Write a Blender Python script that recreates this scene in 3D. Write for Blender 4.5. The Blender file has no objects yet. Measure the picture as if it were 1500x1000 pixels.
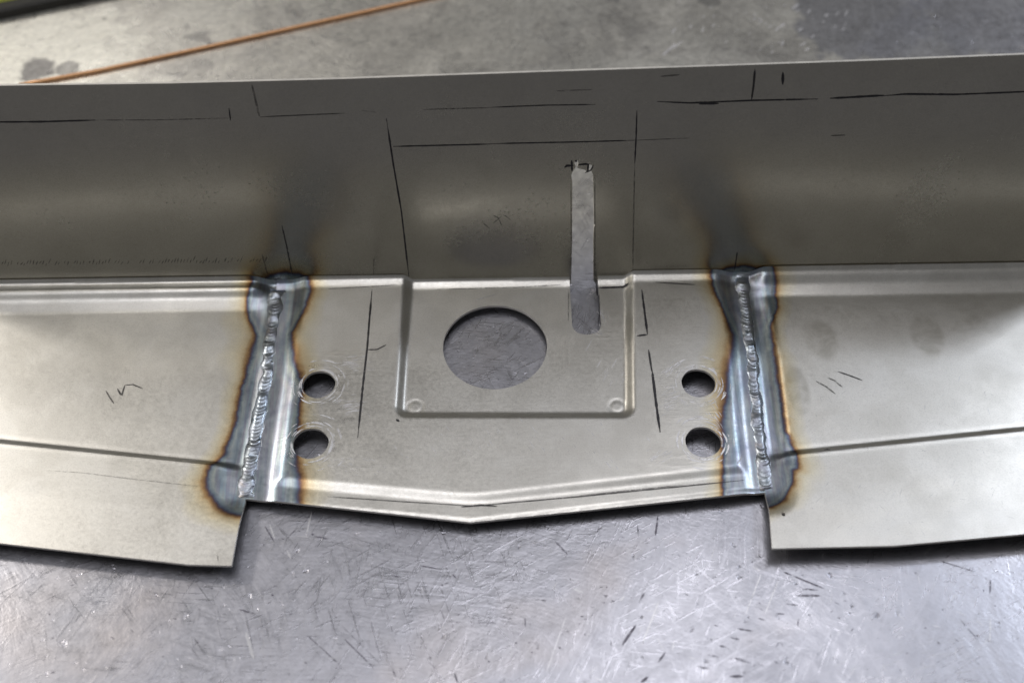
import bpy, math, random
import numpy as np
from mathutils import Vector, Matrix
from mathutils.geometry import delaunay_2d_cdt

random.seed(7); rng = np.random.default_rng(7)
SC = bpy.context.scene
COL = SC.collection
MM = 0.001
R = math.radians

# ------------------------------------------------------------------ camera
FPX = 1800.0            # focal length in pixels of the 1500 px wide photograph
PITCH, ROLL, DIST = R(53.0), R(1.2), 360.0     # millimetres
TGT = np.array([0.0, 0.0, 10.0])
Fw = np.array([0, math.cos(PITCH), -math.sin(PITCH)])
Up0 = np.array([0, math.sin(PITCH), math.cos(PITCH)])
Rx0 = np.array([1.0, 0, 0])
Rt = math.cos(ROLL)*Rx0 - math.sin(ROLL)*Up0
Up = math.cos(ROLL)*Up0 + math.sin(ROLL)*Rx0
CPOS = TGT - DIST*Fw
cam = bpy.data.cameras.new('camera'); camo = bpy.data.objects.new('camera', cam); COL.objects.link(camo)
m = Matrix(((Rt[0], Up[0], -Fw[0], CPOS[0]*MM), (Rt[1], Up[1], -Fw[1], CPOS[1]*MM), (Rt[2], Up[2], -Fw[2], CPOS[2]*MM), (0, 0, 0, 1)))
camo.matrix_world = m
cam.sensor_width = 36; cam.lens = FPX/1500*36
cam.clip_start = 0.01; cam.clip_end = 20
cam.dof.use_dof = True; cam.dof.focus_distance = 0.355; cam.dof.aperture_fstop = 9
SC.camera = camo

# ------------------------------------------------------------------ light
w = bpy.data.worlds.new('World'); SC.world = w; w.use_nodes = True
w.node_tree.nodes['Background'].inputs[0].default_value = (1.0, 1.0, 1.0, 1)
w.node_tree.nodes['Background'].inputs[1].default_value = 0.15
SC.view_settings.view_transform = 'Standard'; SC.view_settings.look = 'None'
SC.view_settings.exposure = 0.0; SC.view_settings.gamma = 1.0

def area(name, loc, target, sx, sy, power, color):
    l = bpy.data.lights.new(name, 'AREA'); l.shape = 'RECTANGLE'; l.size = sx; l.size_y = sy
    l.energy = power; l.color = color
    o = bpy.data.objects.new(name, l); COL.objects.link(o)
    o.location = loc
    o.rotation_euler = (Vector(target) - Vector(loc)).to_track_quat('-Z', 'Y').to_euler()
    return o
area('ceiling_or_fill_lamp', (0.90, 0.58, 1.05), (0, 0, 0), 0.15, 0.15, 4.2, (0.84, 0.90, 1.0))
area('ceiling_or_fill_lamp', (-1.05, 0.56, 1.05), (0, 0, 0), 0.15, 0.15, 7.0, (1.0, 0.94, 0.85))
area('ceiling_or_fill_lamp', (-0.85, 1.0, 1.15), (0, 0, 0), 1.0, 0.4, 2.3, (1.0, 0.96, 0.90))
area('ceiling_or_fill_lamp', (-0.12, 0.16, 1.5), (0, 0, 0), 1.6, 0.36, 6.6, (0.98, 0.97, 1.0))
area('ceiling_or_fill_lamp', (-1.3, -0.1, 1.0), (0, 0, 0), 0.6, 0.5, 3.0, (1.0, 0.95, 0.86))  # added fill light, brightens the left part of wall and floor

# ------------------------------------------------------------------ geometry helpers (millimetres)
def ray(px, py):
    return Fw + (px-750)/FPX*Rt - (py-500)/FPX*Up
def P(px, py, z):
    d = ray(px, py); k = (z - CPOS[2])/d[2]
    q = CPOS + k*d
    return np.array([q[0], q[1]])
def PL(pts, z): return np.array([P(a, b, z) for a, b in pts])
Z_HI, Z_LO = 5.4, 3.9          # raised middle / rim level, height above the table
D_FRONT = 0.75                  # drop of the folded front lip
TH = 0.9                        # sheet thickness

# rear bend line (on Z_HI) and the wall plane that rises from it
RL, RR = P(0, 416, Z_HI), P(1500, 392, Z_HI)
RD = (RR-RL)/np.linalg.norm(RR-RL)           # along the bend, to the right
RN = np.array([RD[1], -RD[0]])               # towards the front
LEAN = R(10)
W_UP = np.array([-RN[0]*math.sin(LEAN), -RN[1]*math.sin(LEAN), math.cos(LEAN)])
W_N = np.array([RN[0]*math.cos(LEAN), RN[1]*math.cos(LEAN), math.sin(LEAN)])   # faces the front
W_O = np.array([RL[0], RL[1], Z_HI])
RD3 = np.array([RD[0], RD[1], 0])
def t_of(x, y): return (x-RL[0])*RN[0] + (y-RL[1])*RN[1]          # distance in front of the bend
def W(px, py):                       # pixel -> (along, up) on the wall
    d = ray(px, py); k = np.dot(W_O-CPOS, W_N)/np.dot(d, W_N)
    q = CPOS + k*d - W_O
    return np.array([np.dot(q, RD3), np.dot(q, W_UP)])
def Wxyz(su, off=0.0):
    su = np.asarray(su, float)
    return W_O + su[..., :1]*RD3 + su[..., 1:2]*W_UP + off*W_N

def sstep(a, b, v):
    t = np.clip((v-a)/(b-a), 0, 1); return t*t*(3-2*t)
def seg_dist(x, y, poly, closed=False):
    n = len(poly); best = np.full(np.shape(x), 1e9)
    for i in range(n if closed else n-1):
        a, b = poly[i], poly[(i+1) % n]
        dx, dy = b-a; L = dx*dx+dy*dy
        t = np.clip(((x-a[0])*dx+(y-a[1])*dy)/L, 0, 1)
        best = np.minimum(best, np.hypot(x-a[0]-t*dx, y-a[1]-t*dy))
    return best
def inside(x, y, poly):
    r = np.zeros(np.shape(x), bool); n = len(poly); j = n-1
    for i in range(n):
        xi, yi = poly[i]; xj, yj = poly[j]
        if yi != yj:
            r ^= ((yi > y) != (yj > y)) & (x < (xj-xi)*(y-yi)/(yj-yi)+xi)
        j = i
    return r
def sdf(x, y, poly): return np.where(inside(x, y, poly), 1, -1)*seg_dist(x, y, poly, True)   # + inside
def side_of(x, y, line):             # signed distance to a long polyline, + on the right-hand side going along it
    n = len(line); best = np.full(np.shape(x), 1e9); sg = np.zeros(np.shape(x))
    for i in range(n-1):
        a, b = line[i], line[i+1]; dx, dy = b-a; L = math.hypot(dx, dy)
        t = ((x-a[0])*dx+(y-a[1])*dy)/L/L
        tc = np.clip(t, 0 if i else -9, 1 if i < n-2 else 9)
        d = np.hypot(x-a[0]-tc*dx, y-a[1]-tc*dy)
        s = np.sign(-(dx*(y-a[1])-dy*(x-a[0])))
        m_ = d < best-1e-9
        best = np.where(m_, d, best); sg = np.where(m_, s, sg)
    return best*sg

# ---- lines of the work piece, measured on their own levels
BEAD_L = PL([(405, 424), (403, 450), (398, 485), (392, 530), (385, 580), (375, 632), (367, 672), (361, 705), (358, 730)], Z_LO)
BEAD_R = PL([(1087, 402), (1090, 435), (1095, 475), (1101, 520), (1106, 570), (1111, 620), (1117, 665), (1121, 700), (1124, 720)], Z_LO)
FRONT = np.array([P(356, 734, Z_LO), P(690, 764, Z_HI-D_FRONT), P(1128, 717, Z_LO)])
_d1 = (FRONT[1]-FRONT[0])/np.linalg.norm(FRONT[1]-FRONT[0]); _d2 = (FRONT[2]-FRONT[1])/np.linalg.norm(FRONT[2]-FRONT[1])
FOLD = np.array([FRONT[0]]+[(1-u)**2*(FRONT[1]-7*_d1)+2*u*(1-u)*FRONT[1]+u*u*(FRONT[1]+7*_d2) for u in np.linspace(0, 1, 9)]+[FRONT[2]])
SL_L = PL([(440, 420), (431, 490), (421, 570), (409, 660), (404, 700)], Z_HI-1)
SL_R = PL([(1060, 405), (1071, 470), (1078, 560), (1085, 640), (1091, 690)], Z_HI-1)
REC = PL([(600, 380), (585, 608), (923.5, 608), (921, 380)], Z_HI-1)
REC_IN = REC+np.array([(2.6, 0), (2.6, 2.6), (-2.6, 2.6), (-2.6, 0)])
CREASE_L = PL([(-300, 617), (0, 650), (310, 682), (365, 688)], Z_LO)
CREASE_R = PL([(1118, 674), (1170, 666), (1500, 632), (1800, 602)], Z_LO)
STAMPS = [P(608, 596, Z_HI-2), P(904, 595, Z_HI-2)]
BH_C, BH_R = P(725, 507, Z_HI-2), None
BH_R = 0.5*abs(P(801, 507, Z_HI-2)[0]-P(648.5, 507, Z_HI-2)[0])
HOLES = [(P(467, 563, Z_HI), 4.75), (P(455, 649, Z_HI), 5.0), (P(1023, 561, Z_HI), 4.9), (P(1030, 647, Z_HI), 5.0)]

def smin(a, b, k): 
    h = np.clip(0.5+0.5*(b-a)/k, 0, 1); return b*(1-h)+a*h-k*h*(1-h)
def lumps(x, y, s, a):               # gentle unevenness of hand-worked sheet
    return a*(np.sin(x/s+1.3*np.sin(y/s*0.7))*np.cos(y/s*1.1+0.6*np.sin(x/s*0.5)))

def fillet(t, r):
    u = np.clip(r-t, 0, r); return r-np.sqrt(np.maximum(r*r-u*u, 0))

def z_mid(x, y):
    x = np.asarray(x, float); y = np.asarray(y, float)
    dl = -side_of(x, y, SL_L); dr = side_of(x, y, SL_R)          # + towards the middle
    dF = -side_of(x, y, FRONT)
    soft = lambda d, w, e_: np.where(d < 0, np.logaddexp(0, (d/w+.5)/e_)*e_, 1-np.logaddexp(0, (.5-d/w)/e_)*e_)
    a_ = (Z_HI-Z_LO)*(1-soft(smin(dl, dr, 3.0), 3.2, .17))
    b_ = D_FRONT*(1-soft(-side_of(x, y, FOLD)-6.6, 2.4, .08))
    z = Z_HI-np.log(np.exp(a_*4)+np.exp(b_*4)-1)/4
    dr_ = sdf(x, y, REC_IN)+2.6
    z = z-2.0*sstep(-1.6, 1.6, dr_)
    for c in STAMPS:
        q = np.hypot(x-c[0], y-c[1]); z = z-0.12*np.exp(-((q-2.1)/0.40)**2)
    z = z-0.25*sstep(0.9, 0, dF)
    tb = t_of(x, y)
    z = z+.27*np.log1p(np.exp((2.9-tb)*5))/5*(tb > -5)-.27*np.maximum(1.0-tb, 0)+fillet(tb, 1.1)
    return z+lumps(x, y, 23, 0.05)+lumps(x+40, y-9, 9, 0.012)

# section of the rolled rib behind the side sections: height above the plate against distance from the bend
PROF_T = np.arange(-3, 40, .05)
def _prof(pts):
    p = np.interp(PROF_T, [a for a, b in pts], [b for a, b in pts])
    k_ = np.exp(-0.5*(np.arange(-30, 31)*.05/.38)**2); k_ /= k_.sum()
    return np.convolve(np.pad(p, 30, 'edge'), k_, 'valid')
PROF_L = _prof([(-3, 2.0), (1.2, 2.0), (4.2, 2.6), (6.7, .95), (10.6, 0), (40, 0)])
PROF_R = _prof([(-3, 2.5), (1.6, 2.6), (4.6, .95), (8.6, 0), (40, 0)])

def z_side(x, y, right):
    x = np.asarray(x, float); y = np.asarray(y, float)
    t = t_of(x, y)
    bead = BEAD_R if right else BEAD_L
    db = side_of(x, y, bead)*(-1 if right else 1)               # + away from the weld
    shelf = np.interp(t, PROF_T, PROF_R if right else PROF_L)
    z = Z_LO+shelf*sstep(1.0, 7.0, db)
    # crisp ridge and hollow of the joggle
    dc = side_of(x, y, CREASE_R if right else CREASE_L)         # + in front of the crease
    near = sstep(.3, 9.0, seg_dist(x, y, bead))                 # the step dies out at the weld
    z = z+near*(1.5*sstep(-1.5, 0.6, dc)-0.12*np.exp(-((dc+1.6)/0.7)**2)+0.10*np.exp(-((dc-.6)/0.5)**2))
    fr = np.maximum(dc-2, 0)
    z = z+0.015*fr
    if right:
        z = z-0.7*sstep(.2, 3.2, db)*(1-sstep(4.2, 7.2, db))*sstep(6, 14, t)*(1-sstep(-4, 4, dc))+0.28*np.exp(-((db-7.4)/0.9)**2)*sstep(8, 14, t)*(1-sstep(-9, -2, dc))
    else:
        z = z-0.45*sstep(.2, 3.2, db)*(1-sstep(3.5, 8.0, db))*sstep(6, 14, t)*(1-sstep(-4, 4, dc))
        z = z-0.035*np.maximum(dc-15.5, 0)
    z = z+fillet(t, 1.5)
    return z+lumps(x-30, y, 31, 0.07)+lumps(x, y+7, 11, 0.012)

def hit(px, py, fn, z0=4.0):         # where the pixel's ray meets a surface
    z = z0
    for _ in range(12):
        q = P(px, py, z); z = 0.5*z+0.5*float(fn(np.array([q[0]]), np.array([q[1]]))[0])
    return np.array([q[0], q[1], z])
zl = lambda x, y: z_side(x, y, False)
zr = lambda x, y: z_side(x, y, True)
z0 = lambda x, y: np.zeros(np.shape(x))

# ---- heat tint zones: outlines measured on the sheet
TINT_L = PL([(372, 405), (362, 440), (361, 462), (373, 490), (362, 530), (351, 580), (340, 622), (326, 662), (306, 684), (299, 705), (306, 728), (322, 745), (350, 756),
             (400, 770), (440, 760), (441, 700), (437, 662), (441, 620), (440, 596), (446, 570), (436, 540), (428, 505), (428, 488), (448, 455), (457, 430), (455, 400)], Z_LO+0.5)
TINT_R = PL([(1036, 395), (1046, 430), (1060, 462), (1071, 490), (1065, 540), (1062, 580), (1056, 620), (1058, 680), (1058, 740),
             (1100, 760), (1128, 745), (1150, 733), (1159, 714), (1162, 692), (1169, 688), (1167, 664), (1152, 630), (1146, 590), (1138, 540), (1131, 500), (1131, 475), (1139, 445), (1136, 418), (1128, 392)], Z_LO+0.5)
def heat(x, y): return np.maximum(sdf(x, y, TINT_L), sdf(x, y, TINT_R))
WT = [np.array([W(*p) for p in [(374, 440), (380, 415), (392, 403), (415, 398), (440, 400), (455, 405), (458, 440)]]),
      np.array([W(*p) for p in [(1038, 440), (1044, 400), (1062, 394), (1090, 388), (1115, 392), (1130, 402), (1134, 440)]])]

# ------------------------------------------------------------------ mesh builders
def link(o, parent=None):
    COL.objects.link(o)
    if parent: o.parent = parent
    return o
def mesh_obj(name, verts, faces, mat, parent=None, smooth=True, attrs=None, rim=None):
    me = bpy.data.meshes.new(name)
    v = np.asarray(verts, float)*MM
    if isinstance(faces, np.ndarray) and faces.ndim == 2:
        n, k = faces.shape
        me.vertices.add(len(v)); me.vertices.foreach_set('co', v.ravel())
        me.loops.add(n*k); me.loops.foreach_set('vertex_index', faces.ravel().astype(np.int32))
        me.polygons.add(n); me.polygons.foreach_set('loop_start', np.arange(0, n*k, k, dtype=np.int32))
        me.update(calc_edges=True)
    else:
        me.from_pydata(v.tolist(), [], faces)
    me.polygons.foreach_set('use_smooth', [smooth]*len(me.polygons))
    for an, av in (attrs or {}).items():
        a = me.attributes.new(an, 'FLOAT', 'POINT'); a.data.foreach_set('value', np.asarray(av, np.float32))
    me.validate(); me.update()
    if mat: me.materials.append(mat)
    if rim:
        me.materials.append(EDGE); mi = np.zeros(len(me.polygons), np.int32); mi[rim[0]:rim[1]] = 1
        me.polygons.foreach_set('material_index', mi)
    return link(bpy.data.objects.new(name, me), parent)

def sheet_from_top(name, top, tris, mat, parent, down, attrs=None):
    """close a triangulated top skin into a sheet of real thickness; rims get their own vertices so edges stay crisp"""
    n = len(top); bot = top+down
    e = np.concatenate([tris[:, [0, 1]], tris[:, [1, 2]], tris[:, [2, 0]]])
    key = np.sort(e, 1); k = key[:, 0].astype(np.int64)*n+key[:, 1]
    u, inv, cnt = np.unique(k, return_inverse=True, return_counts=True)
    be = e[cnt[inv] == 1]
    used = np.unique(be); mp = -np.ones(n, int); mp[used] = np.arange(len(used))
    m_ = len(used)
    rim_t = top[used]; rim_b = bot[used]
    b0 = 2*n; b1 = 2*n+m_
    A, B = mp[be[:, 0]], mp[be[:, 1]]
    q1 = np.stack([b0+B, b0+A, b1+A], 1); q2 = np.stack([b0+B, b1+A, b1+B], 1)
    V = np.concatenate([top, bot, rim_t, rim_b]); F = np.concatenate([tris, tris[:, ::-1]+n, q1, q2])
    at = {}
    for an, av in (attrs or {}).items():
        av = np.asarray(av); at[an] = np.concatenate([av, av*0+(-20 if an == 'tint_depth' else 0), av[used], av[used]])
    nt = 2*len(tris)
    return mesh_obj(name, V, F, mat, parent, True, at, (nt, len(F)))

def cdt_sheet(outer, holes, step, keep=None):
    """triangulate an outline with holes and a fine even grid of points inside"""
    def dens(poly, closed=True):
        out = []
        n = len(poly)
        for i in range(n):
            a, b = poly[i], poly[(i+1) % n]; k = max(1, int(math.ceil(np.linalg.norm(b-a)/step)))
            for j in range(k): out.append(a+(b-a)*j/k)
        return np.array(out)
    loops = [dens(outer)]+[dens(h) for h in holes]
    mn, mx = outer.min(0), outer.max(0)
    xs = np.arange(mn[0]+step*.5, mx[0], step); ys = np.arange(mn[1]+step*.5, mx[1], step)
    gx, gy = np.meshgrid(xs, ys); gx = gx+(np.arange(len(ys)) % 2)[:, None]*step*.5
    gx, gy = gx.ravel(), gy.ravel()
    ok = sdf(gx, gy, outer) > step*.45
    for h in holes: ok &= sdf(gx, gy, h) < -step*.45
    pts = np.concatenate(loops+[np.stack([gx[ok], gy[ok]], 1)])
    edges = []; o = 0
    for l in loops:
        edges += [(o+i, o+(i+1) % len(l)) for i in range(len(l))]; o += len(l)
    r = delaunay_2d_cdt([Vector(p) for p in pts], edges, [], 0, 1e-5)
    v = np.array([[p[0], p[1]] for p in r[0]]); f = np.array(r[2])
    c = v[f].mean(1)
    k = inside(c[:, 0], c[:, 1], outer)
    for h in holes: k &= ~inside(c[:, 0], c[:, 1], h)
    f = f[k]
    a, b, d = v[f[:, 0]], v[f[:, 1]], v[f[:, 2]]
    cr = (b[:, 0]-a[:, 0])*(d[:, 1]-a[:, 1])-(b[:, 1]-a[:, 1])*(d[:, 0]-a[:, 0])
    f[cr < 0] = f[cr < 0][:, ::-1]
    f = f[np.abs(cr) > 1e-5*step]
    return v, f
def circle(c, r, n=64, wob=0.0):
    a = np.arange(n)/n*2*math.pi
    rr = r*(1+wob*np.sin(3*a+1)+wob*.6*np.sin(7*a))
    return np.stack([c[0]+rr*np.cos(a), c[1]+rr*np.sin(a)], 1)

# ------------------------------------------------------------------ materials
class NT:
    def __init__(s, name):
        s.m = bpy.data.materials.new(name); s.m.use_nodes = True; s.t = s.m.node_tree
        s.b = s.t.nodes['Principled BSDF']; s.out = s.t.nodes['Material Output']
        s.co = s.n('ShaderNodeTexCoord').outputs['Object']
    def n(s, ty, **k):
        o = s.t.nodes.new(ty)
        for a, v in k.items(): setattr(o, a, v)
        return o
    def l(s, a, b): s.t.links.new(a, b)
    def setin(s, sock, v):
        if hasattr(v, 'is_linked') or isinstance(v, bpy.types.NodeSocket): s.l(v, sock)
        else: sock.default_value = v
    def mapping(s, scale=(1, 1, 1), rot=(0, 0, 0), loc=(0, 0, 0), vec=None):
        q = s.n('ShaderNodeMapping'); s.l(vec or s.co, q.inputs[0])
        q.inputs['Scale'].default_value = scale; q.inputs['Rotation'].default_value = rot; q.inputs['Location'].default_value = loc
        return q.outputs[0]
    def noise(s, scale, detail=4, rough=.55, vec=None, dist=0.0, col=False):
        q = s.n('ShaderNodeTexNoise'); s.l(vec or s.co, q.inputs['Vector'])
        q.inputs['Scale'].default_value = scale; q.inputs['Detail'].default_value = detail
        q.inputs['Roughness'].default_value = rough; q.inputs['Distortion'].default_value = dist
        return q.outputs['Color' if col else 'Fac']
    def ramp(s, v, stops, interp='LINEAR'):
        q = s.n('ShaderNodeValToRGB'); s.l(v, q.inputs[0]); q.color_ramp.interpolation = interp
        e = q.color_ramp.elements
        e[0].position = 0.0; e.remove(e[1])
        for i, (p, c) in enumerate(stops):
            el = e[0] if i == 0 else e.new(p)
            if i == 0: el.position = p
            el.color = (c, c, c, 1) if not isinstance(c, tuple) else (*c, 1)
        return q.outputs[0]
    def math(s, op, a, b=None, c=None, clamp=False):
        q = s.n('ShaderNodeMath', operation=op, use_clamp=clamp)
        for i, v in enumerate((a, b, c)):
            if v is not None: s.setin(q.inputs[i], v)
        return q.outputs[0]
    def mix(s, f, a, b, mode='MIX'):
        q = s.n('ShaderNodeMix', data_type='RGBA', blend_type=mode)
        s.setin(q.inputs[0], f)
        for i, v in ((6, a), (7, b)):
            if isinstance(v, tuple): q.inputs[i].default_value = (*v, 1)
            else: s.l(v, q.inputs[i])
        return q.outputs[2]
    def range(s, v, a, b, c=0., d=1., clamp=True):
        q = s.n('ShaderNodeMapRange'); q.clamp = clamp; s.setin(q.inputs[0], v)
        for i, x in enumerate((a, b, c, d)): q.inputs[i+1].default_value = x
        return q.outputs[0]
    def attr(s, name): return s.n('ShaderNodeAttribute', attribute_name=name).outputs['Fac']
    def bump(s, h, strength, dist):
        q = s.n('ShaderNodeBump'); s.l(h, q.inputs['Height']); q.inputs['Strength'].default_value = strength; q.inputs['Distance'].default_value = dist
        return q.outputs[0]

def steel_material(name, bumpy=.35, tone=(0.655, 0.638, 0.60), rough=0.36, blotch=0.5):
    k = NT(name)
    fine = k.noise(2600, 3, .7); grain = k.noise(900, 4, .6)
    cloud = k.noise(28, 5, .6, dist=.6); cloud2 = k.noise(75, 4, .6, dist=.4)
    roll = k.noise(60, 5, .65, vec=k.mapping((1, 26, 1)))                    # faint mill rolling lines along the sheet
    base = k.mix(k.math('MULTIPLY', k.ramp(cloud, [(.35, 0.), (.65, 1.)]), blotch), tone, tuple(c*f for c, f in zip(tone, (0.78, 0.80, 0.84))))
    base = k.mix(k.math('MULTIPLY', k.ramp(cloud2, [(.42, 0.), (.60, 1.)]), blotch*1.15), base, tuple(c*.78 for c in tone))
    sp = k.ramp(fine, [(.30, .72), (.5, 1.), (.72, 1.12)])
    zone = k.range(k.attr('tint_depth'), .5, 2.)
    base = k.mix(k.range(zone, 0, 1, .55, .1), base, k.mix(1., base, sp, 'MULTIPLY'))
    # stains with a shape of their own
    stain = k.math('MULTIPLY', k.attr('stain'), k.range(k.noise(160, 4, .65, dist=.5), .32, .58, .25, 1.))
    base = k.mix(k.math('MULTIPLY', stain, .8), base, (0.30, 0.285, 0.25))
    # scuffed, brighter abraded marks round holes and from the grinder
    sc = k.attr('scuff')
    swirl = k.noise(420, 3, .7, vec=k.mapping((.18, 1, 1), (0, 0, .15)))
    swm = k.math('MULTIPLY', sc, k.ramp(swirl, [(.45, 0.), (.62, 1.)]))
    base = k.mix(k.math('MULTIPLY', swm, .7), base, (.78, .76, .72))
    # heat tint: distance (mm) inside the zone's outline
    h = k.attr('tint_depth')
    wob = k.math('MULTIPLY', k.math('SUBTRACT', k.noise(110, 5, .65), .5), 3.0)
    wob2 = k.math('MULTIPLY', k.math('SUBTRACT', k.noise(700, 3, .6), .5), .7)
    wid = k.range(k.noise(38, 2, .5, vec=k.mapping(loc=(4, 2, 0))), .34, .66, .8, 1.9)
    hd = k.math('MULTIPLY', k.math('ADD', h, k.math('ADD', wob, wob2)), wid)
    f = k.range(hd, -10, 14)
    p = lambda d: (d+10)/24
    tint = k.ramp(f, [(p(-9.), (1, 1, 1)), (p(-4.6), (1, .95, .80)), (p(-2.0), (.92, .78, .54)), (p(-.9), (.64, .43, .23)), (p(-.25), (.36, .22, .13)),
                      (p(.2), (.19, .13, .15)), (p(.65), (.17, .20, .31)), (p(1.2), (.32, .40, .48)), (p(2.1), (.60, .65, .65)), (p(4.), (.50, .57, .65)), (p(6.), (.66, .69, .73)), (p(9.), (.58, .64, .71)), (p(13.), (.62, .66, .70))])
    streak = k.noise(150, 4, .6, vec=k.mapping((2.2, .16, 1), (0, 0, .03)))
    stint = k.ramp(streak, [(.30, (.60, .66, .74)), (.42, (1.0, 1.05, 1.1)), (.5, (.80, .76, .92)), (.58, (.90, 1.05, 1.12)), (.7, (1.05, .92, .86))])
    inz = k.range(hd, .9, 2.4)
    patch = k.ramp(k.noise(95, 4, .65, dist=.5), [(.36, (.66, .70, .76)), (.5, (.96, .98, 1.)), (.64, (1.15, 1.15, 1.12))])
    tint = k.mix(k.math('MULTIPLY', inz, .75), tint, k.mix(1., tint, patch, 'MULTIPLY'))
    tint = k.mix(k.math('MULTIPLY', inz, .8), tint, k.mix(1., tint, stint, 'MULTIPLY'))
    base = k.mix(1., base, tint, 'MULTIPLY')
    k.l(base, k.b.inputs['Base Color'])
    k.b.inputs['Metallic'].default_value = 1.0
    rg = k.math('ADD', k.range(cloud, .3, .7, rough-.04, rough+.05), k.range(grain, .3, .7, -.03, .04))
    rg = k.math('ADD', rg, k.math('MULTIPLY', stain, .06))
    rg = k.math('SUBTRACT', rg, k.math('MULTIPLY', inz, .02))
    rg = k.math('SUBTRACT', rg, k.math('MULTIPLY', swm, .08))
    k.l(rg, k.b.inputs['Roughness'])
    hh = k.math('ADD', k.math('MULTIPLY', fine, k.range(zone, 0, 1, .35, .05)), k.math('MULTIPLY', roll, .3))
    hh = k.math('ADD', hh, k.math('MULTIPLY', swm, .4))
    hh = k.math('ADD', hh, k.math('MULTIPLY', k.math('MULTIPLY', streak, inz), 2.0))
    k.l(k.bump(hh, bumpy, .00008), k.b.inputs['Normal'])
    return k.m
STEEL = steel_material('satin_sheet_steel')
WALLM = steel_material('satin_sheet_steel_upright', .14, (0.63, 0.60, 0.52), 0.22, .16)

def bead_material():
    k = NT('weld_metal')
    n1 = k.noise(350, 4, .6); n2 = k.noise(60, 3, .5)
    c = k.ramp(n1, [(.3, (.15, .18, .22)), (.45, (.38, .41, .44)), (.6, (.27, .28, .33)), (.75, (.46, .42, .38))])
    c = k.mix(k.ramp(n2, [(.4, 0.), (.65, .7)]), c, (.36, .42, .50))
    k.l(c, k.b.inputs['Base Color']); k.b.inputs['Metallic'].default_value = 1
    k.l(k.range(n1, .3, .7, .28, .48), k.b.inputs['Roughness'])
    k.l(k.bump(k.noise(1800, 3, .6), .3, .0001), k.b.inputs['Normal'])
    return k.m
BEADM = bead_material()

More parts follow.
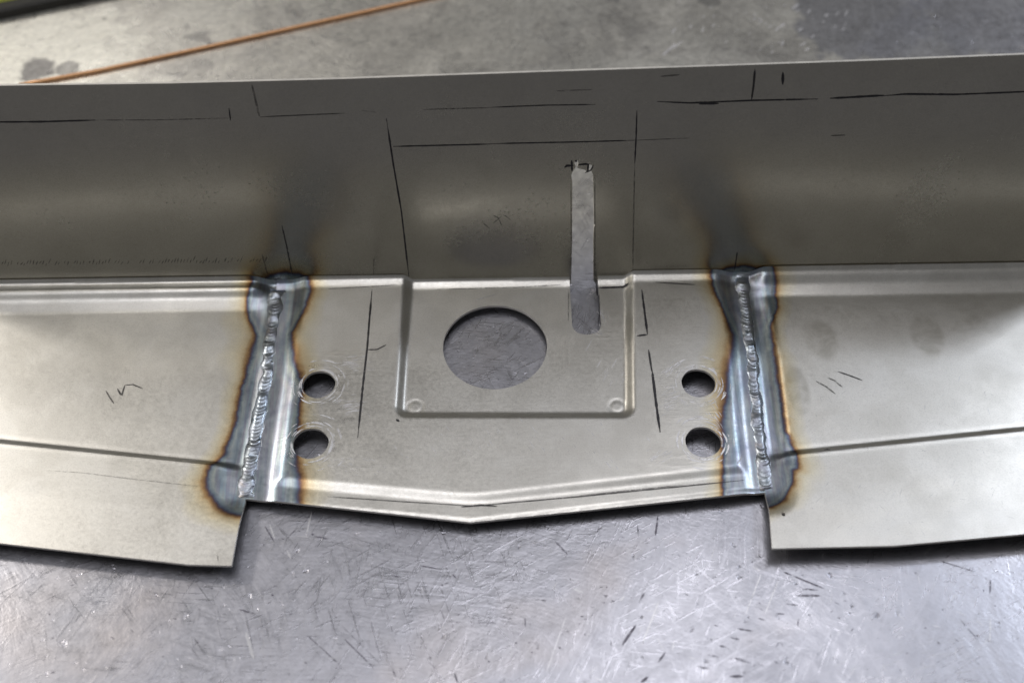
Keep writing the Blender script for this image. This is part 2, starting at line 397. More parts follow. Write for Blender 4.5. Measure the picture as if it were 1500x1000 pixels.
def table_material():
    k = NT('worn_table_plate')
    big = k.noise(7, 6, .62, dist=.8); mid = k.noise(24, 6, .65, dist=1.0); fine = k.noise(240, 5, .7)
    sep = k.n('ShaderNodeSeparateXYZ'); k.l(k.co, sep.inputs[0])
    wav = k.math('MULTIPLY', k.math('SUBTRACT', k.noise(9, 3, .5), .5), .12)
    rear_ = k.range(k.math('ADD', sep.outputs['Y'], wav), 0.02, .06)                 # the plate is oxidised beyond the work piece
    base = k.mix(k.ramp(mid, [(.35, 0.), (.65, 1.)]), (.45, .452, .50), (.375, .377, .42))
    base = k.mix(k.math('MULTIPLY', k.ramp(k.noise(18, 3, .6, vec=k.mapping(loc=(8, 1, 0))), [(.55, 0.), (.75, 1.)]), .35), base, (.48, .40, .34))
    old = k.mix(k.ramp(k.noise(30, 7, .68, dist=.7), [(.38, 0.), (.62, 1.)]), (.52, .50, .47), (.84, .81, .74))
    old = k.mix(k.math('MULTIPLY', k.ramp(big, [(.47, 0.), (.54, 1.)]), .8), old, (.80, .78, .72))
    old = k.mix(k.math('MULTIPLY', k.ramp(k.noise(55, 4, .6, vec=k.mapping(loc=(1, 7, 0))), [(.60, 0.), (.66, 1.)]), .6), old, (.26, .25, .25))
    def spot(px, py, rad, col, amt):
        q = P(px, py, 0)*MM
        d = k.n('ShaderNodeVectorMath', operation='DISTANCE'); k.l(k.co, d.inputs[0]); d.inputs[1].default_value = (q[0], q[1], 0)
        dd = k.math('ADD', d.outputs['Value'], k.math('MULTIPLY', k.math('SUBTRACT', k.noise(90, 4, .65), .5), rad*1.9))
        return k.mix(k.math('MULTIPLY', k.range(dd, rad*.8, rad*1.1, 1, 0), amt), old_[0], col)
    old_ = [old]
    for a in [(70, 85, .034, (.90, .88, .80), .85), (55, 102, .0065, (.22, .21, .21), .85), (100, 100, .004, (.24, .23, .23), .7), (1375, 48, .009, (.78, .78, .80), .7), (1368, 47, .003, (.40, .40, .40), .9), (1040, 2, .004, (.22, .22, .22), .5), (1260, 25, .026, (.36, .36, .39), .8), (1450, 25, .03, (.37, .37, .41), .8), (1350, 70, .02, (.40, .40, .43), .7), (600, 60, .05, (.76, .73, .66), .5)]:
        old_[0] = spot(*a)
    base = k.mix(rear_, base, old_[0])
    web = k.noise(420, 6, .75, dist=.3)
    base = k.mix(k.range(rear_, 0, 1, .30, .7), base, k.mix(1., base, k.ramp(web, [(.32, .70), (.5, 1.), (.68, 1.22)]), 'MULTIPLY'))
    hs = []
    for i, (ang, sc, th) in enumerate([(.35, 900, .63), (1.25, 1100, .62), (-.5, 950, .63), (2.2, 1200, .62), (.9, 760, .64), (1.7, 1500, .62), (-1.1, 1300, .62), (.1, 1700, .60), (2.7, 1900, .60)]):
        v = k.mapping((.06, 1, 1), vec=k.mapping((1, 1, 1), (0, 0, ang), (i*.37, i*.11, 0)))
        mm_ = k.ramp(k.noise(16+5*i, 2, .5, vec=k.mapping(loc=(i*2.1, 0, 0))), [(.42, 0.), (.62, 1.)])
        hs.append(k.math('MULTIPLY', k.ramp(k.noise(sc, 2, .5, vec=v), [(th-.05, 0.), (th+.05, 1.)]), mm_))
    s = hs[0]
    for h in hs[1:]: s = k.math('MAXIMUM', s, h)
    base = k.mix(k.math('MULTIPLY', s, .13), base, (.68, .68, .75))
    pit = k.ramp(k.noise(330, 3, .6, vec=k.mapping(loc=(5, 5, 0))), [(.66, 0.), (.74, 1.)])
    base = k.mix(k.math('MULTIPLY', pit, .55), base, (.16, .15, .17))
    k.l(base, k.b.inputs['Base Color']); k.b.inputs['Metallic'].default_value = .92
    rg = k.math('ADD', k.range(mid, .3, .7, .30, .40), k.range(fine, .3, .7, -.04, .05))
    k.l(k.math('SUBTRACT', rg, k.math('MULTIPLY', s, .1)), k.b.inputs['Roughness'])
    swirl = k.n('ShaderNodeTexWave', wave_type='RINGS', rings_direction='Z'); k.l(k.mapping(loc=(.06, .26, 0)), swirl.inputs[0])
    swirl.inputs['Scale'].default_value = 260; swirl.inputs['Distortion'].default_value = 6; swirl.inputs['Detail'].default_value = 3; swirl.inputs['Detail Scale'].default_value = .3
    hh = k.math('ADD', k.math('MULTIPLY', fine, .5), k.math('MULTIPLY', s, .16))
    hh = k.math('ADD', hh, k.math('MULTIPLY', swirl.outputs['Fac'], .06))
    hh = k.math('SUBTRACT', hh, k.math('MULTIPLY', pit, 1.5))
    hh = k.math('ADD', hh, k.math('MULTIPLY', mid, 6.))
    k.l(k.bump(hh, .35, .00015), k.b.inputs['Normal'])
    return k.m
TABLEM = table_material()

def ink_material(name, col, gap):
    k = NT(name)
    k.b.inputs['Base Color'].default_value = (*col, 1); k.b.inputs['Roughness'].default_value = .55
    k.b.inputs['Metallic'].default_value = 0.0
    a = k.ramp(k.noise(520, 4, .7), [(gap-.09, 0.), (gap+.07, 1.)])
    k.l(k.math('MULTIPLY', a, k.attr('ink')), k.b.inputs['Alpha'])
    return k.m
INK = ink_material('marker_ink', (.010, .009, .014), .31)
FAINT = ink_material('worn_marker_ink', (.05, .045, .045), .43)
NICK = ink_material('dark_score', (.13, .12, .16), .46)
def metal(name, col, rough, met=1.0, bumpy=0.0):
    k = NT(name); k.b.inputs['Base Color'].default_value = (*col, 1)
    k.b.inputs['Metallic'].default_value = met
    k.l(k.range(k.noise(300, 4, .6), .3, .7, rough-.06, rough+.08), k.b.inputs['Roughness'])
    if bumpy: k.l(k.bump(k.noise(700, 4, .6), bumpy, .0002), k.b.inputs['Normal'])
    return k.m
SHINE = ink_material('scratch_glint', (.90, .90, .94), .40)  # scratches with their glint put into a pale base colour
SHINE.node_tree.nodes['Principled BSDF'].inputs['Metallic'].default_value = .5
SHINE.node_tree.nodes['Principled BSDF'].inputs['Roughness'].default_value = .3

EDGE = metal('sheared_edge', (.74, .72, .68), .60, 1.0, .3)

# ------------------------------------------------------------------ setting: the table
def slab(name, x0, x1, y0, y1, z0_, z1, mat):
    V = np.array([(x, y, z) for z in (z0_, z1) for x, y in ((x0, y0), (x1, y0), (x1, y1), (x0, y1))])
    F = np.array([(3, 2, 1, 0), (4, 5, 6, 7), (0, 1, 5, 4), (1, 2, 6, 5), (2, 3, 7, 6), (3, 0, 4, 7)])
    return mesh_obj(name, V, F, mat, None, False)
table = slab('table_top', -560, 560, -330, 520, -12, 0, TABLEM)
table['kind'] = 'structure'; table['label'] = 'worn grey metal welding table top, scratched and stained'

# ------------------------------------------------------------------ the work piece
work = bpy.data.objects.new('sheet_metal_panel', None); COL.objects.link(work)
work.location = (0, 0, 0); work.empty_display_size = .02
work['label'] = 'bent sheet steel panel with welded middle section, holes and blue heat tint'
work['category'] = 'metal panel'

def stains(x, y, which):
    s = np.zeros(np.shape(x))
    if which == 'right':
        for (px, py, rx, ry) in [(1204, 498, 5.0, 7.5), (1358, 490, 5.0, 8.0), (1168, 570, 3.5, 9), (1290, 615, 14, 6), (1280, 700, 16, 8), (1440, 560, 18, 8), (1390, 740, 13, 6)]:
            c = P(px, py, Z_LO); d = np.hypot((x-c[0])/rx, (y-c[1])/ry)
            s = np.maximum(s, (1-sstep(.75 if rx < 6 else .2, 1.15, d))*(0.8 if ry > 7 and rx < 6 else .22))
    return s
def scuffs(x, y):
    s = np.zeros(np.shape(x))
    for c, r in HOLES:
        d = np.hypot(x-c[0], y-c[1]); s = np.maximum(s, np.exp(-((d-r-2.0)/1.6)**2))
    for (px, py, rx, ry) in [(500, 540, 9, 8), (505, 600, 8, 7), (985, 560, 7, 9), (985, 600, 8, 5), (975, 680, 9, 4), (530, 680, 9, 3), (1045, 600, 8, 12), (885, 470, 5, 9), (500, 520, 10, 4)]:
        c = P(px, py, Z_HI); d = np.hypot((x-c[0])/rx, (y-c[1])/ry); s = np.maximum(s, .9*np.exp(-d*d*1.5))
    return s

# middle section ---------------------------------------------------------------
rear = lambda a, b, n: [RL+RD*s for s in np.linspace(a, b, n)]
sL = float(np.dot(BEAD_L[0]-RL, RD)); sR = float(np.dot(BEAD_R[0]-RL, RD))
outer = np.array(list(BEAD_L)+[FRONT[1]]+list(BEAD_R[::-1])+[RL+RD*sR, RL+RD*sL])
sl0, sl1, sle = 834, 876, 490
a = hit(sl0, 440, z_mid); b = hit(sl1, 440, z_mid); e = hit(855, 490, z_mid)
sw = (b[0]-a[0])/2; sx = (a[0]+b[0])/2+0.4
ang = np.linspace(math.pi, 2*math.pi, 17)
yend = e[1]+sw*.8
arc = [np.array([sx+sw*math.cos(q)*(1+.02*math.sin(5*q)), yend+sw*.8*math.sin(q)]) for q in ang]
yrear = RL[1]+(sx-RL[0])*RD[1]/RD[0]
# the slot is open to the rear edge: work it into the outline
outer = np.array(list(BEAD_L)+[FRONT[1]]+list(BEAD_R[::-1])+[RL+RD*sR]+[np.array([sx+sw, yrear])]+arc[::-1]+[np.array([sx-sw, yrear])]+[RL+RD*sL])
holes = [circle(BH_C, BH_R, 120, .002)]+[circle(c, r, 48, .012) for c, r in HOLES]
v2, f = cdt_sheet(outer, holes, 0.55)
top = np.column_stack([v2, z_mid(v2[:, 0], v2[:, 1])])
mid = sheet_from_top('middle_section', top, f, STEEL, work, np.array([0, 0, -TH]),
                     {'tint_depth': heat(v2[:, 0], v2[:, 1]), 'scuff': scuffs(v2[:, 0], v2[:, 1]), 'stain': stains(v2[:, 0], v2[:, 1], 'mid')})
mid['label'] = 'raised middle section with recessed square, round hole and four bolt holes'

# side sections ------------------------------------------------------------------
def side(right):
    bead = BEAD_R if right else BEAD_L
    fn = zr if right else zl
    if right:
        fe = PL([(1122, 716), (1127, 745), (1131, 803), (1310, 799), (1500, 782), (1900, 742)], Z_LO+1.8)
        out = list(bead[:-1])+list(fe); X1 = 215.0
        out = [RL+RD*sR]+out[:]; xe = RL+RD*((X1-RL[0])/RD[0])
        out = [p for p in out if p[0] < X1]
        yf = fe[-2][1]+(X1-fe[-2][0])*(fe[-1][1]-fe[-2][1])/(fe[-1][0]-fe[-2][0])
        out = np.array(out+[np.array([X1, yf]), xe])
    else:
        fe = PL([(358, 732), (348, 780), (339, 828), (275, 826), (0, 795), (-400, 752)], Z_LO+1.4)
        X1 = -215.0
        out = [RL+RD*sL]+list(bead[:-1])+list(fe)
        out = [p for p in out if p[0] > X1]
        yf = fe[-2][1]+(X1-fe[-2][0])*(fe[-1][1]-fe[-2][1])/(fe[-1][0]-fe[-2][0])
        out = np.array(out+[np.array([X1, yf]), RL+RD*((X1-RL[0])/RD[0])])
    hl = []
    if right:
        q = hit(1148, 753, fn); hl = [circle(q[:2], .55, 14)]
    v2, f = cdt_sheet(out, hl, 0.62)
    x, y = v2[:, 0], v2[:, 1]
    z = fn(x, y)
    # beyond the picture the sheet is turned down to stand on the table
    over = np.maximum(np.abs(x)-205, 0)
    top = np.column_stack([np.sign(x)*(np.minimum(np.abs(x), 205)+np.minimum(over, 2.0)*.6), y, np.where(over > 0, z+(TH-z)*np.minimum(over/10, 1), z)])
    o = sheet_from_top('side_section', top, f, STEEL, work, np.array([0, 0, -TH]),
                       {'tint_depth': heat(x, y), 'scuff': x*0, 'stain': stains(x, y, 'right' if right else 'left')})
    o['label'] = 'grey speckled side section with dull fingerprints' if right else 'warm beige side section with handwritten letters'
side(False); side(True)

# upright wall ----------------------------------------------------------------------
wl, wr = W(-260, 135), W(1760, 70)
tops = [W(*p) for p in [(-260, 129), (0, 125.5), (250, 122), (500, 116), (750, 107.5), (1000, 99), (1250, 90), (1500, 80), (1760, 69)]]
z_s, z_e = tops[0][0], tops[-1][0]
down = -1.0
wo = [np.array([z_s, down])]
fl = lambda px: W(px, 408)[0]
for px, dz in [(588, down), (607, down-2.6), (911, down-2.6), (928, down)]: wo.append(np.array([fl(px), dz]))
wo += [np.array([z_e, down])]+tops[::-1]
wo = np.array(wo)
sa, sb = W(838, 400)[0], W(869.5, 400)[0]
slot = [W(*p) for p in [(836, 432), (838, 350), (838.5, 290), (838.5, 268), (837, 258), (839, 252), (842, 248), (843.5, 245), (841.5, 240), (843, 236), (846.5, 236), (847.5, 241),
                        (846, 245), (846, 247.5), (851, 248.5), (857, 250), (860, 253), (863, 250), (861.5, 246), (864, 242), (867, 242.5), (868, 247), (866.5, 252), (868.5, 256),
                        (869.5, 290), (870, 328), (872, 331), (870, 333), (869, 350), (869, 410), (871, 432)]]
slot = np.array(slot)
# open the slot to the wall's lower edge
slot[0][1] = slot[-1][1] = down-2.6
i607 = 2
wo2 = np.array(list(wo[:3])+list(slot)+list(wo[3:]))
v2, f = cdt_sheet(wo2, [], 1.4)
pts = Wxyz(v2)
hw = np.maximum(sdf(v2[:, 0], v2[:, 1], WT[0]), sdf(v2[:, 0], v2[:, 1], WT[1]))
wob = 0.35*np.sin(v2[:, 0]/37.0)*np.sin(np.clip(v2[:, 1], 0, 80)/80*math.pi)
pts = pts+wob[:, None]*W_N
sheet_from_top('upright_wall', pts, f, WALLM, work, -W_N*TH, {'tint_depth': np.maximum(hw, -20), 'scuff': hw*0, 'stain': hw*0})

# weld beads ------------------------------------------------------------------------
def bead(path, widths, heights, seed, zfa, zfb):
    r = np.random.default_rng(seed)
    d = np.concatenate([[0], np.cumsum(np.hypot(*np.diff(path, axis=0).T))]); L = d[-1]
    n = int(L/0.16); s = np.linspace(-0.4, L+0.3, n)
    cx = np.interp(s, d, path[:, 0]); cy = np.interp(s, d, path[:, 1])
    kern = np.ones(25)/25
    cx = np.convolve(np.pad(cx, 12, 'edge'), kern, 'valid'); cy = np.convolve(np.pad(cy, 12, 'edge'), kern, 'valid')
    cx += np.interp(s, np.linspace(0, L, 22), r.normal(0, .22, 22)); 
    tx, ty = np.gradient(cx), np.gradient(cy); tl = np.hypot(tx, ty); nx, ny = -ty/tl, tx/tl
    wd = np.interp(s/L, np.linspace(0, 1, len(widths)), widths)*(1+.14*np.interp(s, np.linspace(0, L, 40), r.normal(0, 1, 40)).clip(-1.4, 1.4))
    ht = np.interp(s/L, np.linspace(0, 1, len(heights)), heights)*(1+.34*np.interp(s, np.linspace(0, L, 34), r.normal(0, 1, 34)).clip(-1.4, 1.4))
    # uneven freeze ripples
    bounds = [-1.5]
    while bounds[-1] < L+3: bounds.append(bounds[-1]+r.uniform(.85, 1.9))
    bounds = np.array(bounds); amp = r.uniform(.03, .15, len(bounds)); amp[r.random(len(bounds)) < .12] *= 2.6
    K = 19; ts = np.linspace(-1, 1, K)
    V = np.zeros((n, K, 3))
    for j, t in enumerate(ts):
        sp = s+1.5*t*t*wd*.3
        i = np.clip(np.searchsorted(bounds, sp)-1, 0, len(bounds)-2)
        fr = (sp-bounds[i])/(bounds[i+1]-bounds[i])
        rip = amp[i]*(np.sin(np.clip(fr, 0, 1)*math.pi)**.7*(0.55+.6*fr))
        prof = (1-t*t)**.6
        hgt = ht*prof+rip*prof*.85
        side_w = wd*.5*(1+.10*(amp[i]-.25))
        X = cx+nx*t*side_w; Y = cy+ny*t*side_w
        zb = np.minimum(zfa(X, Y), zfb(X, Y))
        V[:, j] = np.column_stack([X, Y, zb-.02+hgt])
    ends = np.minimum(np.arange(n), np.arange(n)[::-1])
    fade = np.clip(ends/8, 0, 1)**.5
    V[:, :, 2] = V[:, :, 2]*fade[:, None]+(V[:, :1, 2]-.1)*(1-fade[:, None])
    idx = np.arange(n*K).reshape(n, K)
    F = np.stack([idx[:-1, :-1], idx[1:, :-1], idx[1:, 1:], idx[:-1, 1:]], -1).reshape(-1, 4)[:, ::-1]
    # closed underside
    B = V.reshape(-1, 3).copy(); B[:, 2] -= .9
    F2 = F[:, ::-1]+n*K
    ring = np.concatenate([idx[0], idx[1:, -1], idx[-1, -2::-1], idx[-2:0:-1, 0]])
    rn = np.roll(ring, -1)
    F3 = np.stack([ring, rn, rn+n*K, ring+n*K], 1)
    nv = np.concatenate([V.reshape(-1, 3), B])
    return mesh_obj('weld_bead', nv, np.concatenate([F, F2, F3]), BEADM, work, True)
b1 = bead(BEAD_L, [5.0, 4.0, 3.8, 3.8, 4.0, 4.6, 5.0], [.85, .45, .5, .55, .6, .8, .9], 3, zl, z_mid)
b1['label'] = 'weld bead beside the beige side section'
b2 = bead(BEAD_R, [5.0, 3.9, 4.2, 3.5, 4.0, 3.6, 3.8], [.8, .45, .65, .4, .65, .6, .65], 5, zr, z_mid)
b2['label'] = 'weld bead beside the fingerprinted side section'

# ------------------------------------------------------------------ marker lines and scores (flat print)
def ribbon_data(pts3, nrm, width, ink, r, taper=.35, wob=.12):
    pts3 = np.asarray(pts3, float)
    d = np.concatenate([[0], np.cumsum(np.linalg.norm(np.diff(pts3, axis=0), axis=1))]); L = d[-1]
    n = max(3, int(L/1.2)+2); s = np.linspace(0, L, n)
    c = np.column_stack([np.interp(s, d, pts3[:, i]) for i in range(3)])
    t = np.gradient(c, axis=0); t /= np.linalg.norm(t, axis=1)[:, None]
    sd = np.cross(nrm, t); sd /= np.linalg.norm(sd, axis=1)[:, None]
    wv = width*.5*(1+wob*r.normal(0, 1, n)).clip(.45, 1.6)
    u = s/L; wv *= np.clip(np.minimum(u, 1-u)/.12, taper, 1)
    return np.stack([c-sd*wv[:, None], c+sd*wv[:, None]], 1).reshape(-1, 3), np.array([(2*i, 2*i+2, 2*i+3, 2*i+1) for i in range(n-1)]), np.full(2*n, ink)
def densify(px, k=10):
    out = []
    for (a, b) in zip(px[:-1], px[1:]):
        m_ = max(1, int(math.hypot(b[0]-a[0], b[1]-a[1])/k))
        out += [(a[0]+(b[0]-a[0])*i/m_, a[1]+(b[1]-a[1])*i/m_) for i in range(m_)]
    return out+[px[-1]]
def to3(px, surf, lift=.09):
    if surf == 'wall':
        q = np.array([W(*p) for p in px]); wob = 0.35*np.sin(q[:, 0]/37.0)*np.sin(np.clip(q[:, 1], 0, 80)/80*math.pi)
        return Wxyz(q)+wob[:, None]*W_N+lift*W_N, W_N
    fn = {'mid': z_mid, 'left': zl, 'right': zr, 'table': z0}[surf]
    return np.array([hit(*p, fn) for p in px])+np.array([0, 0, lift]), np.array([0, 0, 1.0])
mr = np.random.default_rng(21)
def mark(surf, px, width=.45, ink=1.0, mat=None, name='marker_line'):
    p3, nn = to3(densify(px), surf)
    V, F, A = ribbon_data(p3, nn, width*.8, ink, mr)
    return mesh_obj(name, V, F, mat or INK, work, False, {'ink': A})
for surf, px, wd, ink in [
    ('wall', [(-40, 179), (60, 178), (140, 175.5)], .55, 1), ('wall', [(140, 175.5), (240, 175), (335, 172.5)], .3, .6), ('wall', [(335.5, 158), (338, 176)], .45, .9),
    ('wall', [(369, 124), (374, 145), (380, 170)], .7, .55), ('wall', [(381, 171), (455, 168), (505, 166)], .35, .7), ('wall', [(530, 162), (552, 165)], .3, .6),
    ('wall', [(566, 174), (576, 240), (588, 310), (599, 405)], .6, .95), ('wall', [(576, 215), (650, 213.5), (720, 212)], .5, .9), ('wall', [(720, 211.5), (850, 209), (930, 206.5)], .45, .95), ('wall', [(930, 206.5), (1010, 203)], .3, .6),
    ('wall', [(620, 161), (720, 158.5)], .35, .6), ('wall', [(720, 158), (800, 155), (872, 154)], .4, .85), ('wall', [(815, 134), (868, 132)], .5, .35),
    ('wall', [(933, 163), (932, 200), (930, 240)], .55, .95), ('wall', [(930, 240), (928, 330), (927, 398)], .5, .45), ('wall', [(968, 112.5), (996, 110)], .6, .5),
    ('wall', [(963, 149.5), (1010, 151.5), (1100, 147.5), (1198, 145)], .5, 1), ('wall', [(1024, 153), (1053, 152)], .6, .9), ('wall', [(1106, 102), (1104, 125), (1101, 146)], .7, .8), ('wall', [(1147, 106), (1146.5, 124)], .9, 1),
    ('wall', [(1216, 144), (1260, 141.5), (1295, 139.5)], .75, 1), ('wall', [(1290, 140.5), (1325, 137.5), (1400, 138), (1500, 134), (1580, 132)], .6, 1), ('wall', [(1217, 198.5), (1238, 197.5)], .3, .8),
    ('wall', [(413, 330), (420, 360), (428, 402)], .5, .75), ('wall', [(384, 372), (392, 402)], .4, .55), ('wall', [(1080, 369), (1076, 396)], .5, .7), ('wall', [(548, 378), (547, 402)], .4, .35),
    ('wall', [(706, 326), (718, 336)], .35, .45), ('wall', [(722, 316), (730, 320), (735, 331)], .35, .5), ('wall', [(722, 328), (738, 315), (748, 323)], .35, .45),
    ('wall', [(827, 246.5), (829, 244), (840, 243.5)], .9, 1), ('wall', [(837.5, 236), (838, 252)], .7, 1), ('wall', [(847, 242.5), (862, 241), (861, 251)], .7, 1), ('wall', [(857, 254), (866, 250), (869, 243)], .7, .9), ('wall', [(843, 236), (845, 238)], .8, 1),
    ('wall', [(836.5, 270), (837, 400)], .35, .55), ('wall', [(871.5, 258), (871.5, 404)], .35, .5),
    ('mid', [(545, 424), (541, 470), (538, 508), (531, 570), (524, 641)], .75, .85), ('mid', [(538, 512), (552, 512), (566, 505)], .5, .8),
    ('mid', [(940, 424), (944, 455), (948.5, 490)], .8, 1), ('mid', [(933, 492), (948, 490)], .7, 1), ('mid', [(950, 512), (955, 545)], .7, .8), ('mid', [(955, 540), (961, 590), (967, 633)], .9, 1),
    ('mid', [(877, 421.5), (912, 420.5), (921, 415)], .8, 1), ('mid', [(874, 412), (875, 434)], .9, .9), ('mid', [(960, 413.5), (1018, 417)], .5, .7), ('mid', [(640, 424), (760, 421), (822, 417)], .45, .6), ('mid', [(470, 424), (590, 417)], .4, .55),
    ('mid', [(480, 727), (600, 735), (700, 741)], .35, .7), ('mid', [(676, 742), (705, 739.5), (728, 741)], .6, .8), ('mid', [(690, 741), (860, 726), (1010, 711), (1090, 703)], .4, .8), ('mid', [(850, 725.5), (1000, 710)], .35, .6), ('mid', [(580, 614), (585, 617)], .9, .9), ('mid', [(877.5, 432), (878, 460), (876, 478)], .5, .75), ('mid', [(833, 424), (832.5, 470)], .4, .5),
    ('left', [(155, 572), (161, 582), (167, 591)], .55, .65), ('left', [(172, 569), (178, 580), (183, 564)], .65, .7), ('left', [(183, 564), (195, 563), (209, 569)], .4, .75),
    ('left', [(70, 689), (120, 692), (200, 702), (290, 712)], .3, .35), ('left', [(318, 812), (320, 822)], .35, .6),
    ('right', [(1195, 558), (1210, 566), (1224, 577)], .6, .6), ('right', [(1212, 553), (1222, 557), (1234, 567)], .6, .6), ('right', [(1227, 544), (1245, 550), (1263, 557)], .55, .7), ('right', [(1207, 659), (1216, 658.5)], .7, 1)]:
    mark(surf, px, wd, ink, INK if ink > .65 else FAINT)
# deburring and grinding scratches on the middle section, their glint painted pale
V, F, A = [], [], []; o = 0
def scratch(p3, wd, a):
    global o
    v_, f_, a_ = ribbon_data(p3, np.array([0, 0, 1.0]), wd, a, mr, .2)
    V.append(v_); F.append(f_+o); A.append(a_); o += len(v_)
for c, r in HOLES:
    for _ in range(46):
        rr = r+abs(mr.normal(.3, 2.0))+.25; a_ = mr.uniform(0, 6.28); da = mr.uniform(1.0, 5.0)/rr
        q = np.linspace(a_, a_+da, 6); x_, y_ = c[0]+rr*np.cos(q), c[1]+rr*np.sin(q)
        scratch(np.column_stack([x_, y_, z_mid(x_, y_)+.05]), mr.uniform(.16, .48), mr.uniform(.5, 1.))
for (px, py, sx_, sy_, dx, dy, n) in [(510, 535, 16, 14, 14, -1, 40), (508, 595, 14, 12, 14, -1, 34), (975, 590, 12, 18, 13, -5, 40), (965, 670, 14, 8, 10, -6, 20), (985, 545, 12, 10, 10, -8, 20), (1045, 610, 8, 30, 6, 9, 30), (500, 675, 30, 7, 9, 3, 18), (870, 485, 9, 6, 7, 4, 16), (880, 455, 5, 16, 3, 8, 16), (880, 560, 30, 30, 8, -14, 10), (540, 690, 60, 10, 5, 3, 16), (760, 640, 160, 30, 6, 8, 40), (700, 440, 40, 2, 26, -8, 3)]:
    for _ in range(n):
        x0_, y0_ = px+mr.normal(0, sx_*.6), py+mr.normal(0, sy_*.6); L_ = mr.uniform(.4, 1.3)
        pp = [(x0_, y0_), (x0_+dx*L_*.5, y0_+dy*L_*.5-.5), (x0_+dx*L_, y0_+dy*L_)]
        if any(seg_dist(np.array([P(*q, Z_HI)[0]]), np.array([P(*q, Z_HI)[1]]), np.array([c, c+1e-3]))[0] < r+.3 for c, r in HOLES for q in pp): continue
        scratch(np.array([hit(*q, z_mid) for q in pp])+[0, 0, .05], mr.uniform(.12, .30), mr.uniform(.3, .8))
gs = mesh_obj('grinding_scratches', np.concatenate(V), np.concatenate(F), SHINE, work, False, {'ink': np.concatenate(A)}); gs['kind'] = 'stuff'
V, F, A = [], [], []; o = 0
for (cx_, cy_, sx_, sy_, n) in [(1300, 600, 160, 70, 70), (1330, 740, 150, 40, 45)]:
    for _ in range(n):
        x0_, y0_ = cx_+mr.uniform(-1, 1)*sx_, cy_+mr.uniform(-1, 1)*sy_; a_ = mr.choice([-.8, .6, 1.2])+mr.normal(0, .3); L_ = mr.uniform(3, 14)
        scratch(np.array([hit(*q, zr) for q in [(x0_, y0_), (x0_+L_*math.cos(a_)*.5, y0_+L_*math.sin(a_)*.5), (x0_+L_*math.cos(a_), y0_+L_*math.sin(a_))]])+[0, 0, .05], mr.uniform(.06, .16), mr.uniform(.2, .6))
gs = mesh_obj('fine_scratches', np.concatenate(V), np.concatenate(F), SHINE, work, False, {'ink': np.concatenate(A)}); gs['kind'] = 'stuff'
# row of brake-tool nicks above the bend
V, F, A = [], [], []; o = 0
for x in np.arange(-30, 392, 4.6):
    if mr.random() < .25: continue
    y0 = 388-.012*x+mr.normal(0, 1.0); h = mr.uniform(3, 8)
    p3, nn = to3([(x+mr.uniform(1, 4), y0-h), (x, y0)], 'wall')
    v_, f_, a_ = ribbon_data(p3, nn, .28, mr.uniform(.25, .6), mr)
    V.append(v_); F.append(f_+o); A.append(a_); o += len(v_)
tn = mesh_obj('tool_nicks', np.concatenate(V), np.concatenate(F), INK, work, False, {'ink': np.concatenate(A)}); tn['kind'] = 'stuff'

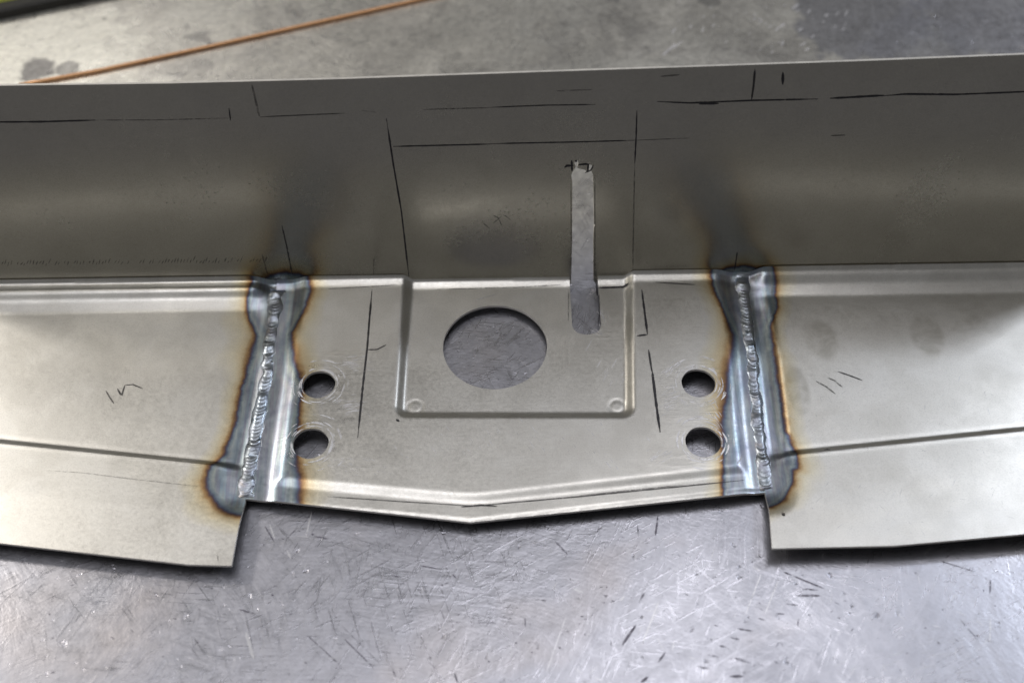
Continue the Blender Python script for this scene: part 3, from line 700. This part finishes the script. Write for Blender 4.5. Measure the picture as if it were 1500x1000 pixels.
# scores in the table top: clear ones where the photo shows them, then many fine ones
def table_scores(name, items, mat):
    V, F, A = [], [], []; o = 0
    for px, wd, ink in items:
        p3, nn = to3(px, 'table', .04)
        v_, f_, a_ = ribbon_data(p3, nn, wd, ink, mr, .1)
        V.append(v_); F.append(f_+o); A.append(a_); o += len(v_)
    ob = mesh_obj(name, np.concatenate(V), np.concatenate(F), mat, table, False, {'ink': np.concatenate(A)}); ob['kind'] = 'stuff'
dk = [([(911, 945), (932, 914)], .9, 1), ([(936, 882), (945, 866)], .8, .9), ([(964, 970), (975, 954)], .9, .9), ([(938, 1000), (950, 990)], 1, .9), ([(960, 785), (964, 754)], .8, .9), ([(935, 786), (934, 766)], .5, .8),
      ([(813, 792), (832, 812)], .9, .6), ([(615, 828), (650, 834)], .6, .9), ([(662, 840), (669, 847)], .7, .9), ([(575, 843), (588, 845)], .5, .8), ([(605, 869), (613, 873)], .5, .8), ([(504, 935), (548, 978)], .5, .8),
      ([(575, 980), (580, 992)], .8, .9), ([(666, 985), (670, 1000)], .8, .9), ([(697, 912), (728, 911)], .3, .7), ([(769, 904), (769.5, 918)], .5, .9), ([(646, 892), (651, 908)], .4, .8),
      ([(850, 902), (855, 902.5)], .6, .9), ([(854, 906), (860, 907)], .6, .9), ([(865, 900), (871, 900.5)], .6, .9), ([(883, 882), (887, 882)], .5, .9), ([(895, 879), (901, 880)], .5, .9), ([(886, 872), (891, 872.5)], .5, .9), ([(866, 889), (871, 889)], .5, .8),
      ([(700, 822), (754, 823)], .4, .6), ([(350, 892), (375, 899)], .7, .8), ([(285, 943), (292, 939)], .6, .9), ([(450, 930), (500, 975)], .5, .7), ([(388, 770), (402, 794)], .6, .6), ([(460, 785), (485, 790)], .6, .7), ([(420, 788), (437, 772)], .6, .6),
      ([(1145, 836), (1208, 862)], .7, .8), ([(1380, 822), (1432, 838)], .5, .7), ([(1165, 872), (1203, 872)], .9, .7), ([(1175, 862), (1200, 864)], .9, .7), ([(1150, 884), (1170, 886)], .6, .6), ([(1135, 898), (1150, 899)], .6, .6), ([(1110, 905), (1122, 908)], .7, .6),
      ([(1080, 920), (1104, 924)], .8, .7), ([(1070, 933), (1084, 936)], .7, .6), ([(1052, 945), (1064, 947)], .7, .6), ([(1035, 958), (1055, 962)], .7, .6), ([(1020, 975), (1040, 979)], .7, .6), ([(1075, 963), (1100, 970)], 1., .7),
      ([(1068, 990), (1090, 990)], 1., .8), ([(1450, 870), (1451, 848)], .6, .9), ([(1441, 868), (1440, 855)], .4, .7), ([(1168, 918), (1170, 905)], .5, .8), ([(1136, 948), (1141, 940)], .5, .9), ([(1405, 905), (1435, 940)], .5, .6), ([(500, 915), (560, 975)], .3, .5), ([(600, 845), (560, 880)], .3, .5)]
for _ in range(230):
    x, y = mr.uniform(-20, 1520), mr.uniform(775, 1030); a_ = mr.choice([.2, .35, -.5, 1.1, 2.6])+mr.normal(0, .3); L_ = mr.uniform(2, 9)
    dk.append(([(x, y), (x+L_*math.cos(a_), y+L_*math.sin(a_))], mr.uniform(.2, .55), mr.uniform(.4, .9)))
for (x, y) in [(334, 867), (399, 871), (310, 861), (458, 782), (239, 961), (630, 962), (716, 968), (820, 948), (1198, 957), (648, 856), (756, 941)]:
    dk.append(([(x-2, y), (x+2, y+.5)], 1.0, .9))
for _ in range(90):
    x, y = mr.uniform(640, 815), mr.uniform(440, 580); a_ = mr.uniform(0, 3.1); L_ = mr.uniform(2, 8)
    dk.append(([(x, y), (x+L_*math.cos(a_), y+L_*math.sin(a_))], mr.uniform(.15, .4), mr.uniform(.3, .7)))
dk = [(p_, w_*.7, i_*.85) for p_, w_, i_ in dk]
table_scores('dark_scores', dk, NICK)
br = [([(448, 787), (457, 748)], .4, 1), ([(395, 768), (403, 790)], .5, 1), ([(420, 805), (426, 818)], .5, 1), ([(940, 945), (965, 880)], .4, 1), ([(838, 861), (855, 868)], .6, 1), ([(908, 880), (915, 872)], .6, 1), ([(360, 925), (372, 965)], .9, 1),
      ([(970, 82), (990, 64)], .9, 1), ([(985, 72), (1000, 60)], .7, 1), ([(1135, 46), (1150, 34)], .9, 1), ([(1160, 14), (1170, 6)], 1., 1), ([(1208, 25), (1214, 20)], 1., 1), ([(1170, 68), (1182, 62)], .7, 1), ([(1092, 900), (1115, 840)], .3, 1), ([(1120, 900), (1140, 850)], .3, 1), ([(1450, 940), (1451, 905)], .4, 1), ([(800, 985), (830, 900)], .3, 1)]
for _ in range(150):
    x, y = mr.uniform(-20, 1520), mr.uniform(770, 1030); a_ = mr.choice([-1.0, -1.2, .6, 1.4, .1])+mr.normal(0, .2); L_ = mr.uniform(3, 22)
    br.append(([(x, y), (x+L_*math.cos(a_), y+L_*math.sin(a_))], mr.uniform(.08, .22), 1))
for _ in range(45):
    x, y = mr.uniform(980, 1250), mr.uniform(0, 80); L_ = mr.uniform(3, 12); a_ = -.75+mr.normal(0, .25)
    br.append(([(x, y), (x+L_*math.cos(a_), y+L_*math.sin(a_))], mr.uniform(.25, .8), 1))
def arcs(cx, cy, r0, r1, a0, a1, n, sq=.75):
    for _ in range(n):
        rr = mr.uniform(r0, r1); a_ = mr.uniform(a0, a1); da = mr.uniform(10, 34)/rr
        br.append(([(cx+rr*math.cos(q), cy+rr*sq*math.sin(q)) for q in np.linspace(a_, a_+da, 5)], mr.uniform(.08, .2), mr.uniform(.25, .7)))
arcs(420, 830, 60, 150, -.4, .6, 60); arcs(150, 800, 60, 140, 1.2, 1.9, 45); arcs(1480, 1250, 350, 470, -2.4, -1.4, 70); arcs(760, 700, 120, 170, 1.1, 1.7, 30); arcs(240, 1030, 60, 130, -1.8, -.9, 35); arcs(725, 560, 30, 95, 3.3, 6.1, 25)
br = [(p_, w_, i_*.6) for p_, w_, i_ in br]
table_scores('glint_scores', br, SHINE)  # pale scores carry painted glints and sheen

# ------------------------------------------------------------------ copper filler rod behind the wall
def tube(name, pts, rad, mat, parent=None, n=14):
    pts = np.asarray(pts, float); V = []
    t = np.gradient(pts, axis=0); t /= np.linalg.norm(t, axis=1)[:, None]
    for p, d in zip(pts, t):
        s_ = np.cross(d, [0, 0, 1]); s_ /= np.linalg.norm(s_); u_ = np.cross(s_, d)
        for j in range(n):
            a_ = 2*math.pi*j/n; V.append(p+rad*(math.cos(a_)*s_+math.sin(a_)*u_))
    F = []
    for i in range(len(pts)-1):
        for j in range(n): F.append((i*n+j, (i+1)*n+j, (i+1)*n+(j+1) % n, i*n+(j+1) % n))
    F.append(tuple(range(n))); F.append(tuple((len(pts)-1)*n+j for j in reversed(range(n))))
    return mesh_obj(name, V, F, mat, parent, True)
COPPER = metal('copper_coating', (.72, .42, .23), .45, 1.0, .15)
rp = [(28, 125), (150, 102.5), (300, 70), (450, 36.5), (640, -6), (900, -66)]
rz = .72
rod = tube('filler_rod', [np.append(P(*p, rz), rz) for p in densify(rp, 30)], .72, COPPER)
rod['label'] = 'thin copper coated filler rod lying on the table behind the panel'; rod['category'] = 'rod'

# yellow-green bar at the far corner of the table
BARM = metal('yellow_green_paint', (.52, .56, .10), .45, 0.0, .1)
p1, p2 = P(-60, 42, 0), P(150, -2, 0)
dv = (p2-p1)/np.linalg.norm(p2-p1); nv = np.array([-dv[1], dv[0]])
a0, b0 = p1-dv*60, p2+dv*120
def bar_mesh():
    prof = [(0.0, 4.0), (.6, 5.2), (1.6, 6.0), (24, 6.0), (25, 5.2), (25, 0.8), (1.5, .8), (0, 1.6)]
    V = [np.array([*(q+nv*w_), h]) for q in (a0, b0) for w_, h in prof]; n = len(prof)
    F = [(i, (i+1) % n, n+(i+1) % n, n+i) for i in range(n)]+[tuple(range(n))[::-1], tuple(range(n, 2*n))]
    return V, F
BLK = metal('shadow_black', (.012, .011, .010), .6, 0.0, .1)
bar = bpy.data.objects.new('straight_edge', None); COL.objects.link(bar)
V, F = bar_mesh()
mesh_obj('painted_strip', [v+np.array([*(nv*5.0), 0]) for v in V], F, BARM, bar, False)
Vf = [np.array([*(q+nv*w_), h]) for q in (a0, b0) for w_, h in [(0, 0), (0, 3.2), (1, 4.0), (4.99, 4.0), (4.99, 0)]]
mesh_obj('shadow_strip', Vf, [(0, 1, 6, 5), (1, 2, 7, 6), (2, 3, 8, 7), (3, 4, 9, 8), (4, 0, 5, 9), (4, 3, 2, 1, 0), (5, 6, 7, 8, 9)], BLK, bar, False)  # black strip drawn in as the dark shadow along the bar
bar['label'] = 'yellow-green bar with its shadow built as a black strip lying across the far table corner'; bar['category'] = 'bar'
